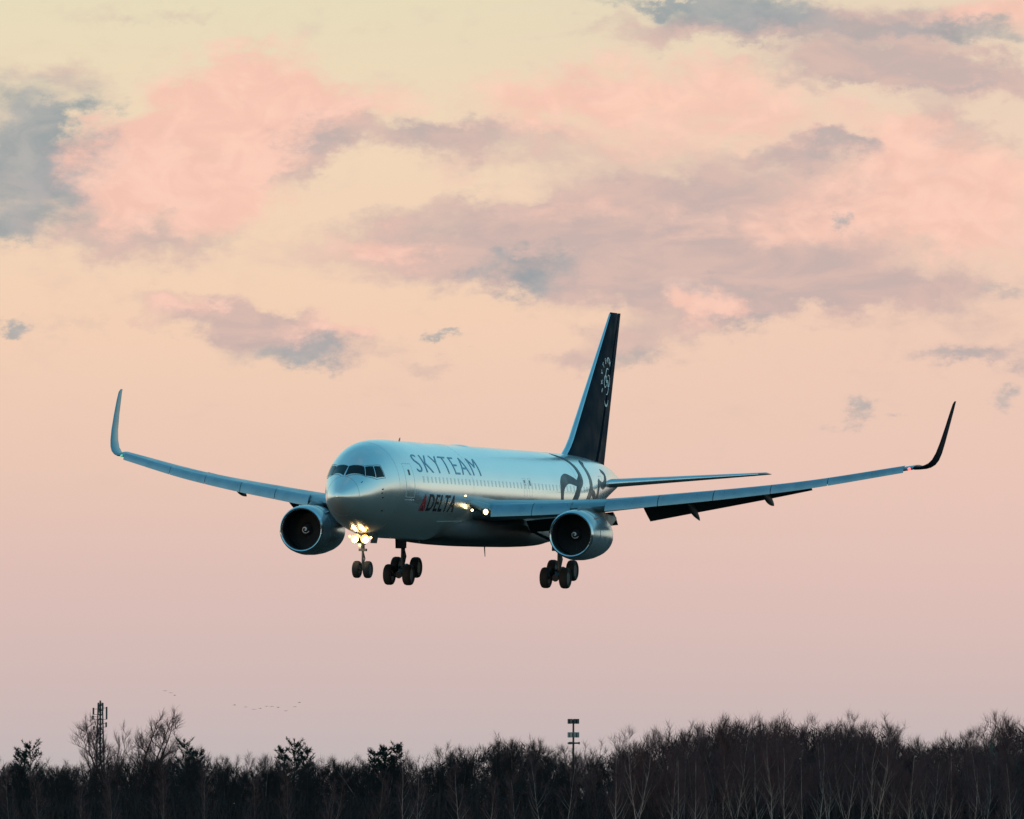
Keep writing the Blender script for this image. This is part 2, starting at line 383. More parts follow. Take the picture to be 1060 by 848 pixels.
# belly fairing that blends the wing root
rr = []
for s in np.linspace(14.8, 33.8, 34):
    t = (s - 14.8) / 19.0; e = math.sin(PI * t) ** .42 if 0 < t < 1 else 0
    hw = 1.4 + 1.62 * e; zb = -2.62 - .34 * e; zt = -1.75 + .62 * e; ring = []
    for j in range(36):
        a = 2 * PI * j / 36; ca, sa = math.cos(a), math.sin(a); p = .62
        ring.append(A((s, hw * math.copysign(abs(ca) ** p, ca), (zt + zb) / 2 + (zt - zb) / 2 * math.copysign(abs(sa) ** p, sa))))
    rr.append(ring)
v_, f_ = loft(rr); pm('belly_fairing', v_, f_, MT['belly'], jet, 50)

# lettering wrapped on the skin
def text_mesh(body_txt, space=1.0, bevel=0., bold=0.):
    cu = bpy.data.curves.new('t', 'FONT'); cu.body = body_txt; cu.space_character = space; cu.fill_mode = 'FRONT'; cu.offset = bold; cu.resolution_u = 4
    o = bpy.data.objects.new('t', cu); C.objects.link(o); bpy.context.view_layer.update()
    dg = bpy.context.evaluated_depsgraph_get(); me = bpy.data.meshes.new_from_object(o.evaluated_get(dg)); bpy.data.objects.remove(o); bpy.data.curves.remove(cu)
    me.materials.clear(); return me
def wrap_text(name, me, m, parent, fn, step=(.06, .06)):
    b = bmesh.new(); b.from_mesh(me)
    xs = [v.co.x for v in b.verts]; ys = [v.co.y for v in b.verts]; x0, x1, y0, y1 = min(xs), max(xs), min(ys), max(ys)
    for v in b.verts: v.co.x = (v.co.x - x0) / (x1 - x0); v.co.y = (v.co.y - y0) / (y1 - y0)
    for ax, n in ((Vector((0, 1, 0)), int(1 / step[1])), (Vector((1, 0, 0)), int(1 / step[0]))):
        for i in range(1, n):
            bmesh.ops.bisect_plane(b, geom=b.verts[:] + b.edges[:] + b.faces[:], plane_co=ax * (i / n), plane_no=ax)
    for v in b.verts: v.co = fn(v.co.x, v.co.y)
    b.to_mesh(me); b.free(); return link(name, me, m, parent, 80)
wrap_text('title_lettering', text_mesh('SKYTEAM', 1.22, bold=-.012), MT['teal'], body, lambda u, v: Vector(A(fus(7.15 + u * (18.7 - 7.15), .36 + v * (.79 - .36), .014))), (.03, .08))
def delta_fn(u, v):
    s = 8.75 + u * (13.7 - 8.75) - (1 - v) * .15; return Vector(A(fus(s, th_of(s, -1.14 + v * .92), .014)))
wrap_text('airline_lettering', text_mesh('DELTA', 1.12, bold=.014), MT['delta'], body, delta_fn, (.04, .12))
def tri(name, pts, m):
    b = bmesh.new(); vs = [b.verts.new((x, y, 0)) for x, y in pts]; b.faces.new(vs)
    for ax in (Vector((1, 0, 0)), Vector((0, 1, 0))):
        for i in range(1, 8): bmesh.ops.bisect_plane(b, geom=b.verts[:] + b.edges[:] + b.faces[:], plane_co=ax * (i / 8), plane_no=ax)
    for v in b.verts:
        s = 7.45 + v.co.x * 1.0 - 0 + v.co.y * .1; v.co = Vector(A(fus(s, th_of(s, -1.16 + v.co.y * .98), .014)))
    me = bpy.data.meshes.new(name); b.to_mesh(me); b.free(); link(name, me, m, body, 80)
tri('emblem', [(.0, .0), (.46, .42), (.46, 1.0)], MT['red']); tri('emblem', [(1.0, .0), (.54, 1.0), (.54, .42)], MT['red'])
tri('emblem', [(.12, .0), (.88, .0), (.5, .34)], MT['red2'])
# the ribbon emblem over the rear fuselage
def smooth_path(p, n=6):
    o = []
    for i in range(len(p) - 1):
        a, b, c, d = p[max(0, i - 1)], p[i], p[i + 1], p[min(len(p) - 1, i + 2)]
        for k in range(n):
            t = k / n; o.append(tuple(.5 * (2 * b[q] + (c[q] - a[q]) * t + (2 * a[q] - 5 * b[q] + 4 * c[q] - d[q]) * t * t + (3 * b[q] - 3 * c[q] + d[q] - a[q]) * t ** 3) for q in (0, 1)))
    return o + [p[-1]]
mb = MB(); tp = lambda t: .30 + .45 * math.sin(PI * min(1, t * 1.05))
for pts in ([(37.9, 1.25), (38.9, 1.0), (39.3, .75), (39.2, .45), (38.4, .30), (37.8, .10), (36.8, -.12), (36.3, -.35)],
            [(34.9, -.30), (34.7, -.05), (34.8, .20), (35.4, .36), (36.4, .44), (37.6, .38), (38.4, .30)],
            [(42.3, .95), (41.6, .8), (41.5, .55), (41.4, .32), (41.0, .10), (39.9, -.12), (39.2, -.35)],
            [(41.0, .10), (42.0, -.05), (42.6, -.25), (43.4, .0), (43.9, .28)],
            [(43.9, .28), (44.9, .10), (46.0, .15), (46.6, .42), (45.8, .60)]):
    pts = smooth_path([(a - .75, b) for a, b in pts]); ribbon(mb, pts, lambda t: .36 + .30 * math.sin(PI * min(1, max(0, t))), .010)
mb.build('ribbon_emblem', MT['ribbon'], body)

# ------------------------------------------------------------------ lifting surfaces
def foil(n=14, tk=.12):
    xs = [(1 - math.cos(PI * i / n)) / 2 for i in range(n + 1)]
    yt = lambda x: tk / .2 * (.2969 * math.sqrt(x) - .126 * x - .3516 * x * x + .2843 * x ** 3 - .1015 * x ** 4)
    up = [(x, yt(x) * .95 + .02 * math.sin(PI * x)) for x in xs[::-1]]; lo = [(x, -yt(x) * 1.0 + .02 * math.sin(PI * x)) for x in xs[1:-1]]
    return up + lo
SP = 23.8
def wLE(y): return 17.45 + (y - 2.5) * (31.9 - 17.45) / (SP - 2.5)
def wTE(y): return 26.9 + (y - 2.5) * .16 if y < 8.4 else 27.844 + (y - 8.4) * (34.2 - 27.844) / (SP - 8.4)
def wZ(y): return ci([0, 2.5, 7, 12, 18, 23.8], [-1.12, -1.0, -.72, -.10, .80, 2.02], y)
def wing_pt(y, xc, zc):
    c = wTE(y) - wLE(y); inc = R(1.5 - 5.5 * (y - 2.5) / 21.3)
    return (wLE(y) + xc * c, y, wZ(y) + zc * c - (xc) * c * math.sin(inc))
def mirror_fn(sd): return lambda p: A((p[0], p[1] * sd, p[2]))
NOSE = [(.13, .060), (.09, .058), (.04, .046), (.0, .022), (-.030, -.010), (-.050, -.045), (-.062, -.080), (-.064, -.100), (-.052, -.100), (-.030, -.066), (.0, -.020), (.04, .018), (.10, .046)]
def slat_ring(y, f):
    h = ci([3.25, 8.6, 13, 17.5, 23.4], [.74, .66, .62, .52, .42], y); k = h / .16; o = []
    for px, pz in NOSE:
        q = wing_pt(y, .02, 0); o.append(f((q[0] + (px - .05) * k * .95, y, q[2] + .02 + (pz + .020) * k)))
    return o
def build_wing(sd):
    f = mirror_fn(sd)
    side = 'wing'
    root = pm(side, *loft([[f(wing_pt(y, x, z)) for x, z in foil(14, .135 - .035 * min(1, y / 18))] for y in [1.2, 2.5, 4, 5.5, 7, 8.4, 10, 12, 14, 16, 18, 20, 22, 23.2, 23.8]]), MT['wing'], jet, 50)
    # slats
    for y0, y1 in ((3.25, 5.2), (5.23, 7.05), (8.75, 11.3), (11.34, 14.0), (14.04, 16.8), (16.84, 19.6), (19.64, 23.35)):
        n = 5; pm('slat', *loft([slat_ring(y0 + (y1 - y0) * i / n, f) for i in range(n + 1)]), MT['slat'], root, 50)
    # strut fairing cuff between the slats
    # flaps
    def flap(y0, y1, ang, ch, name='flap'):
        rr = []
        for i in range(5):
            y = y0 + (y1 - y0) * i / 4; c = wTE(y) - wLE(y); cc = ch[0] + (ch[1] - ch[0]) * i / 4; q = wing_pt(y, .86, -.04); q = (q[0] - .45, q[1], q[2] + (.30 if y > 8.5 else .1)); ring = []
            for x, z in foil(8, .13):
                X = x * cc; Zz = z * cc; ca, sa = math.cos(R(ang)), math.sin(R(ang)); ring.append(f((q[0] + X * ca + Zz * sa + .1, y, q[2] - X * sa + Zz * ca)))
            rr.append(ring)
        return pm(name, *loft(rr), MT['well'], root, 50)
    flap(3.0, 7.75, 32, (1.2, 1.35)); flap(9.35, 18.0, 30, (1.85, .85))
    # flap track fairings
    for y, ln, dn in ((6.9, 3.4, .9), (11.9, 2.7, .85), (15.8, 2.3, .55)):
        rr = []; c = wTE(y) - wLE(y)
        for t in np.linspace(0, 1, 12):
            q = wing_pt(y, .62, -.05); r = .20 * math.sin(PI * min(.999, max(.001, t ** .8))) ** .6 + .01; dz = -dn * t ** 1.5; r2 = r * (1 + .5 * math.sin(PI * t))
            rr.append([f((q[0] + t * ln, y + r * .6 * math.cos(a), q[2] + dz + r2 * math.sin(a))) for a in np.linspace(0, 2 * PI, 12, endpoint=False)])
        pm('flap_fairing', *loft(rr), MT['well'], root, 50)
    # blended winglet
    path = [(23.78, 0, 0, 2.28), (24.02, .01, .18, 2.08), (24.27, .09, .42, 1.88), (24.50, .25, .68, 1.70), (24.67, .5, .95, 1.52), (24.80, .9, 1.28, 1.34), (24.91, 1.5, 1.72, 1.14), (25.02, 2.4, 2.4, .92), (25.11, 3.3, 3.1, .74), (25.15, 3.75, 3.5, .58), (25.16, 3.92, 3.85, .36)]
    rr = []
    for i, (y, dz, ds, c) in enumerate(path):
        a = path[max(0, i - 1)]; b = path[min(len(path) - 1, i + 1)]; dy, dzz = b[0] - a[0], b[1] - a[1]; l = math.hypot(dy, dzz); ny, nz = -dzz / l, dy / l
        q = wing_pt(SP, 0, 0)
        rr.append([f((q[0] + ds + x * c, y + ny * z * c, q[2] + dz + nz * z * c)) for x, z in foil(12, .10)])
    wl = pm('winglet', *loft(rr), MT['wing'] if sd < 0 else MT['winglet_shade'], root, 50)
    q = wing_pt(23.55, .02, 0); mb = MB(); mb.lathe([(-.22, .01), (-.15, .06), (0, .085), (.15, .06), (.22, .01)], (0, 0, 0), 'x', 12, True, True)
    n_ = mb.build('navigation_light', MT['redl'] if sd > 0 else MT['greenl'], root); n_.location = f((q[0] + .05, 23.6, q[2] + .0))
    return root
MT['winglet_shade'] = mat('winglet_shaded', (.006, .010, .016), .6, .0, 0, .1, 1, spec=.04)  # shade on the port winglet's outer face, put into its base colour
for sd in (1, -1): build_wing(sd)
# fillet in front of the wing root, with the root landing lamps
for sd in (1, -1):
    f = mirror_fn(sd); rr = []
    for y, ds, zz, hh in ((2.25, -2.1, .75, .10), (2.5, -1.2, .45, .22), (2.8, -.5, .2, .30), (3.05, -.15, .05, .33), (3.24, .0, .0, .33)):
        q = wing_pt(y, .03, 0); ring = []
        for a in np.linspace(PI * .5, PI * 1.5, 10): ring.append(f((q[0] + ds + .40 + .50 * math.cos(a), y, q[2] - .05 + zz + hh * math.sin(a))))
        ring.append(f((q[0] + 2.2, y, q[2] - .35))); ring.append(f((q[0] + 2.2, y, q[2] + .30))); rr.append(ring[::-1])
    fl = pm('wing_root_fillet', *loft(rr), MT['wing'], jet, 50)
    q = wing_pt(2.95, 0, 0)
    mb = MB(); mb.lathe([(-.02, .001), (0, .13), (.06, .16), (.14, .16)], (0, 0, 0), 'x', 20, False, True)
    o = mb.build('landing_light', MT['lamp'], fl); o.location = f((q[0] - .22, 3.02, q[2] - .08)); o.rotation_euler = (0, 0, PI)
    mb = MB(); mb.lathe([(-.16, .155), (-.16, .185), (.2, .20), (.2, .17)], (0, 0, 0), 'x', 24); mb.build('lamp_baffle', MT['strut'], o)  # dark tube added to keep the lamp's reflection off the fuselage
    mb = MB(); mb.lathe([(-.02, .001), (0, .055), (.06, .065), (.1, .065)], (0, 0, 0), 'x', 16, False, True)
    o = mb.build('taxi_light', MT['lamp2'], fl); o.location = f((16.3, 2.56, -.98)); o.rotation_euler = (0, 0, PI)
    mb = MB(); mb.lathe([(-.02, .001), (0, .035), (.06, .04)], (0, 0, 0), 'x', 12, False, True)
    o = mb.build('inspection_light', MT['lamp2'], fl); o.location = f((15.2, 2.53, -.20)); o.rotation_euler = (0, 0, PI)
# tailplane
for sd in (1, -1):
    f = mirror_fn(sd); rr = []
    for t in np.linspace(0, 1, 8):
        y = .4 + t * 8.85; le = 46.3 + t * 6.4; c = 5.6 - t * 3.9; z = .95 + t * .92
        rr.append([f((le + x * c, y, z + zz * c)) for x, zz in foil(12, .10)])
    y = 9.36; rr.append([f((53.3 + x * 1.0, y, 1.89 + zz * .5)) for x, zz in foil(12, .08)])
    tp_ = pm('tailplane', *loft(rr), MT['wing'], jet, 50)
    rr = []
    for t in (0, .5, 1):
        y = 1.2 + t * 7.8; tt = (y - .4) / 8.85; le = 46.3 + tt * 6.4; c = 5.6 - tt * 3.9; z = .95 + tt * .92
        rr.append([f((le + (.0 + .045 * (1 - math.cos(a)) / 1) * c - .02, y, z + .055 * math.sin(a) * c * .82)) for a in np.linspace(-PI / 2, PI / 2, 9)])
    pm('leading_edge', *loft(rr), MT['metal'], tp_, 50)
# fin and rudder
def fin_ring(z, x0, x1, tk=.105, grow=1.0):
    t = (z - 2.3) / (11.30 - 2.3); le = 42.35 + t * (51.35 - 42.35); te = 50.75 + t * (53.55 - 50.75); c = te - le
    if z < 3.6: le -= .9 * ((3.6 - z) / 1.3) ** 2; c = te - le
    o = []
    for x, y in foil(16, tk):
        y -= .02 * math.sin(PI * x)
        if x0 <= x <= x1: o.append((x, y * grow))
    return [A((le + x * c, y * c, z)) for x, y in o]
zs = [2.0, 2.3, 2.7, 3.1, 3.6, 4.5, 5.5, 7, 8.5, 10, 10.9, 11.2, 11.3]
def finf(x0, x1, name, m, parent, grow=1.0, z0=2.0, z1=11.3):
    rr = []
    for z in [zz for zz in zs if z0 <= zz <= z1]:
        g = grow * (1 if z < 11 else .6 if z < 11.25 else .2); rr.append(fin_ring(z, x0, x1, .105, g))
    return pm(name, *loft(rr), m, parent, 50)
fin = finf(0, .752, 'fin', MT['navy'], jet)
finf(.755, 1.0, 'rudder', MT['navy'], fin)
# bright bare leading edge of the fin
rr = []
for z in zs[1:-1]:
    t = (z - 2.3) / 9.0; le = 42.35 + t * 9.0; te = 50.75 + t * 2.8; c = te - le
    if z < 3.6: le -= .9 * ((3.6 - z) / 1.3) ** 2; c = te - le
    ring = []
    for x, y in foil(40, .105):
        y -= .02 * math.sin(PI * x)
        if x <= .034: ring.append(A((le - .012 + x * c, y * c * 1.06, z)))
    rr.append(ring)
pm('leading_edge', *loft(rr), MT['metal'], fin, 50)
# round emblem of the fin (port face), letters along an arc and a script swirl
def fin_pt(s, z, off=.012):
    t = (z - 2.3) / 9.0; le = 42.35 + t * 9.0; te = 50.75 + t * 2.8; c = te - le; x = max(.001, min(.999, (s - le) / c))
    y = .105 / .2 * (.2969 * math.sqrt(x) - .126 * x - .3516 * x * x + .2843 * x ** 3 - .1015 * x ** 4) * c
    return A((s, y + off, z))
FC = (50.25, 7.15, 1.28)
mb = MB()
for k, ch in enumerate('SKYTEAM'):
    a = R(205 - k * 24)
    me = text_mesh(ch, bold=.02); b = bmesh.new(); b.from_mesh(me)
    xs = [v.co.x for v in b.verts]; cx = (min(xs) + max(xs)) / 2; sc = .46
    for v in b.verts:
        lx, ly = (v.co.x - cx) * sc, (v.co.y - .35) * sc; tx, tz = math.sin(a), -math.cos(a); rx, rz = math.cos(a), math.sin(a)
        v.co = Vector(fin_pt(FC[0] + rx * (FC[2] + ly) + tx * lx, FC[1] + rz * (FC[2] + ly) + tz * lx))
    b.to_mesh(me); b.free(); me.name = 'emblem_letter'; link('emblem_letter', me, MT['white'], fin, 80)
def fin_ribbon(pts, w_):
    rr = []
    for i, (s, z) in enumerate(pts):
        a = pts[max(0, i - 1)]; b = pts[min(len(pts) - 1, i + 1)]; d = Vector((b[0] - a[0], b[1] - a[1])).normalized(); ww = w_ * (.35 + .65 * math.sin(PI * i / (len(pts) - 1)))
        rr.append([fin_pt(s - d.y * ww / 2, z + d.x * ww / 2), fin_pt(s + d.y * ww / 2, z - d.x * ww / 2), fin_pt(s + d.y * ww / 2, z - d.x * ww / 2, .004), fin_pt(s - d.y * ww / 2, z + d.x * ww / 2, .004)])
    return loft(rr)
mb = MB()
def arc(cx, cz, r, a0, a1, n=16, e=1.): return [(cx + r * math.cos(R(a0 + (a1 - a0) * i / n)), cz + r * e * math.sin(R(a0 + (a1 - a0) * i / n))) for i in range(n + 1)]
cx, cz = FC[0], FC[1]
for p, w_ in ((arc(cx + .1, cz + .35, .42, 60, 290), .12), (arc(cx + .1, cz - .35, .42, 120, -110), .12), (arc(cx - .35, cz, .34, 0, 330), .10), (arc(cx + .45, cz + .05, .34, 180, 500), .10), (arc(cx + .1, cz - 1.0, .55, 200, 350, e=.8), .13), (arc(cx + .2, cz + .95, .45, 150, 20), .08)):
    mb.add(fin_ribbon(p, w_))
mb.build('swirl_emblem', MT['white'], fin)
me = text_mesh('6', bold=.01); b = bmesh.new(); b.from_mesh(me)
for v in b.verts: v.co = Vector(fin_pt(52.1 + v.co.x * .5, 10.45 + v.co.y * .5))
b.to_mesh(me); b.free(); bpy.data.meshes.remove(me)

# ------------------------------------------------------------------ engines
def build_engine(sd):
    f = mirror_fn(sd); ye, ze, s0 = 7.9 * sd, -2.22, 17.72
    c = (-s0, ye, ze); e = empty('engine'); e.parent = jet
    ax = lambda prof: [(-t, r) for t, r in prof]
    mb = MB(); mb.lathe(ax([(.13, 1.29), (.30, 1.335), (.7, 1.385), (1.3, 1.42), (2.2, 1.41), (3.2, 1.34), (4.2, 1.21), (4.6, 1.13), (4.6, 1.07), (3.8, 1.0), (2.0, 1.0)]), c, 'x', 56)
    nc = mb.build('nacelle', MT['nacelle'], e, 50)
    mb = MB()
    for t_ in (1.15, 2.35): mb.lathe(ax([(t_ - .012, 1.40 if t_ < 2 else 1.372), (t_ - .012, 1.424 if t_ < 2 else 1.379), (t_ + .012, 1.422 if t_ < 2 else 1.377), (t_ + .012, 1.40 if t_ < 2 else 1.365)]), c, 'x', 56)
    mb.build('cowl_seam', MT['line'], nc)
    mb = MB(); mb.lathe(ax([(.14, 1.296), (.05, 1.262), (0, 1.215), (.02, 1.165), (.10, 1.128), (.22, 1.11)]), c, 'x', 56); mb.build('intake_lip', MT['metal'], e, 60)
    mb = MB(); mb.lathe(ax([(.20, 1.112), (.6, 1.13), (1.1, 1.17), (1.6, 1.18), (1.6, .02)]), c, 'x', 48); mb.build('intake_duct', MT['dark'], e)
    mb = MB()
    for k in range(38):
        a = 2 * PI * k / 38; rr = []
        for r, tw in ((.34, R(25)), (.75, R(45)), (1.14, R(62))):
            q = []
            for u, th in ((-.15, .0), (0, .012), (.15, 0), (0, -.012)):
                t_ = 1.25 + u * math.cos(tw); d = u * math.sin(tw) + th; aa = a + d / r; q.append((-(s0 + t_), ye + r * math.cos(aa), ze + r * math.sin(aa)))
            rr.append(q)
        mb.add(loft(rr))
    mb.build('fan', MT['fan'], e)
    prof = [(.62, .012), (.66, .06), (.75, .13), (.9, .22), (1.08, .30), (1.25, .35)]
    mb = MB(); mb.lathe(ax(prof), c, 'x', 32, True); sp = mb.build('spinner', MT['spin'], e, 60)
    rr = []
    for i in range(20):
        t = i / 19; a = R(-60 + 400 * t) ; tt = .66 + t * .22; r = ci([p[0] for p in prof], [p[1] for p in prof], tt) + .012; w2 = .03 * (1 - .75 * t) + .008
        rr.append([(-(s0 + tt + dx), ye + (r + dr) * math.cos(a), ze + (r + dr) * math.sin(a)) for dx, dr in ((-w2, -w2 * .5), (w2, w2 * .5), (w2, w2 * .5 - .03), (-w2, -w2 * .5 - .03))])
    pm('spiral_mark', *loft(rr), MT['white'], sp)
    mb = MB(); mb.lathe(ax([(3.6, .86), (4.5, .86), (5.2, .74), (5.9, .56), (5.9, .50), (5.2, .5)]), c, 'x', 40); mb.build('core_cowl', MT['hot'], e, 50)
    mb = MB(); mb.lathe(ax([(5.3, .40), (5.9, .34), (6.6, .05)]), c, 'x', 28, False, True); mb.build('exhaust_cone', MT['hot'], e)
    mb = MB()
    for y_ in (-1, 1):   # strakes on the cowl
        a = R(90 + 48 * y_); p = [(1.0, 1.40), (1.9, 1.40), (1.8, 1.62), (1.35, 1.60)]
        q = [(-(s0 + t), ye + r * math.cos(a), ze + r * math.sin(a)) for t, r in p]; q2 = [(x, y + .02, z) for x, y, z in q]; mb.add(loft([q, q2]))
    mb.build('strake', MT['nacelle'], nc)
    # pylon
    rr = []
    for s_, zb, zt, w2 in ((18.9, ze + 1.30, ze + 1.40, .05), (19.6, ze + 1.15, ze + 1.60, .16), (20.6, ze + 1.1, -.62, .22), (21.6, ze + .95, -.50, .24), (23.0, ze + .7, -.75, .22), (25.2, -1.65, -1.0, .14), (26.6, -1.25, -1.1, .04)):
        rr.append([A((s_, ye - w2, zb)), A((s_, ye + w2, zb)), A((s_, ye + w2, zt - .1)), A((s_, ye + w2 * .4, zt)), A((s_, ye - w2 * .4, zt)), A((s_, ye - w2, zt - .1))])
    pm('pylon', *loft(rr), MT['pylon'], e, 40)
for sd in (1, -1): build_engine(sd)

# ------------------------------------------------------------------ landing gear
def wheel(parent, s, y, z, r, wd):
    w_ = empty('wheel', A((s, y, z))); w_.parent = parent; h = wd / 2
    mb = MB(); mb.lathe([(-h * .72, r * .56), (-h * .95, r * .70), (-h, r * .82), (-h * .82, r * .94), (-h * .45, r), (h * .45, r), (h * .82, r * .94), (h, r * .82), (h * .95, r * .70), (h * .72, r * .56)], (0, 0, 0), 'y', 32, True, True)
    mb.build('tyre', MT['tyre'], w_, 40)
    mb = MB(); mb.lathe([(-h * .78, r * .1), (-h * .76, r * .54), (h * .76, r * .54), (h * .78, r * .1)], (0, 0, 0), 'y', 24, True, True); mb.build('rim', MT['hub'], w_)
# nose gear
ng = empty('nose_gear'); ng.parent = jet
NS, NZ = 4.70, -4.45
mb = MB(); mb.tube(A((NS - .15, 0, -2.4)), A((NS, 0, -3.35)), .105); mb.tube(A((NS, 0, -3.35)), A((NS, 0, NZ)), .062); mb.tube(A((NS, -.26, NZ)), A((NS, .26, NZ)), .05)
mb.tube(A((NS - .1, 0, -2.9)), A((NS - 1.2, 0, -2.45)), .05); mb.box(A((NS, 0, -3.38)), .22, .42, .14); mb.tube(A((NS - .12, -.2, -3.05)), A((NS - .12, .2, -3.05)), .05)
mb.tube(A((NS + .08, 0, -3.5)), A((NS + .38, 0, -3.85)), .035); mb.tube(A((NS + .38, 0, -3.85)), A((NS + .05, 0, -4.25)), .035)
mb.build('strut', MT['strut'], ng)
for y in (-.31, .31): wheel(ng, NS, y, NZ, .47, .36)
for y in (-.62, .62):
    mb = MB(); mb.box(A((NS + .45, y * .8, -2.78)), 1.1, .03, .45, Euler((R(-10 if y > 0 else 10), 0, 0))); mb.build('gear_door', MT['well'], ng)
for y, z, r in ((-.34, -2.78, .125), (.24, -2.78, .135), (.56, -2.72, .05), (-.62, -2.66, .05), (-.05, -3.12, .05)):
    mb = MB(); mb.lathe([(.06, .001), (.05, r * .5), (.03, r * .8)], (0, 0, 0), 'x', 20, True); l_ = mb.build('landing_light', MT['lamp'] if r > .1 else MT['lamp2'], ng); l_.location = A((NS - .42, y, z))
    mb = MB(); mb.lathe([(.028, r * .82), (.045, r * 1.7), (.0, r * 1.75), (-.10, r * .95), (-.16, r * .4)], (0, 0, 0), 'x', 20, False, True); mb.build('bloom_ring', MT['gold'], l_)  # ring with its own warm emission, imitates bloom around the lamp
for y, z in ((-.34, -2.85), (.24, -2.85)):
    ld = bpy.data.lights.new('nose_lamp', 'POINT'); ld.energy = 45; ld.color = (1, .72, .38); ld.shadow_soft_size = .12
    lo = bpy.data.objects.new('nose_lamp', ld); C.objects.link(lo); lo.parent = ng; lo.location = A((NS - .62, y, z))
# main gear
for sd in (1, -1):
    g_ = empty('main_gear'); g_.parent = jet; Y, s0, ZA = 4.65 * sd, 26.5, -4.40
    tl = R(18); hb = .71
    mb = MB(); mb.tube(A((s0 - .1, Y, -1.5)), A((s0, Y, -3.1)), .21, .19, 16); mb.tube(A((s0, Y, -3.1)), A((s0, Y, ZA)), .125, n=14)
    mb.tube(A((s0, Y, -2.7)), A((s0 + .1, Y - 1.9 * sd, -1.9)), .09); mb.tube(A((s0, Y, -2.9)), A((s0 + 1.7, Y - .3 * sd, -1.7)), .08)
    mb.tube(A((s0 + .12, Y, -3.1)), A((s0 + .5, Y, -3.55)), .055); mb.tube(A((s0 + .5, Y, -3.55)), A((s0 + .14, Y, -4.1)), .055)
    mb.tube(A((s0 - .3, Y + .1 * sd, -2.1)), A((s0 - .28, Y + .1 * sd, -3.0)), .05)
    mb.build('strut', MT['strut'], g_)
    mb = MB(); F = (s0 - hb * math.cos(tl), ZA - hb * math.sin(tl)); B_ = (s0 + hb * math.cos(tl), ZA + hb * math.sin(tl))
    mb.tube(A((F[0] - .1, Y, F[1] - .03)), A((B_[0] + .1, Y, B_[1] + .03)), .20)
    for q in (F, B_): mb.tube(A((q[0], Y - .6, q[1])), A((q[0], Y + .6, q[1])), .075)
    mb.build('bogie', MT['strut'], g_)
    for q in (F, B_):
        for dy in (-.57, .57): wheel(g_, q[0], Y + dy, q[1], .595, .48)
    mb = MB(); mb.box(A((s0 + .1, Y + .30 * sd, -2.35)), 1.3, .05, 1.55, Euler((R(-3 * sd), 0, 0))); mb.build('gear_door', MT['well'], g_)
    mb = MB(); mb.box(A((s0 - .45, Y - .02 * sd, -2.35)), .06, .6, 1.5); mb.build('gear_door', MT['well'], g_)

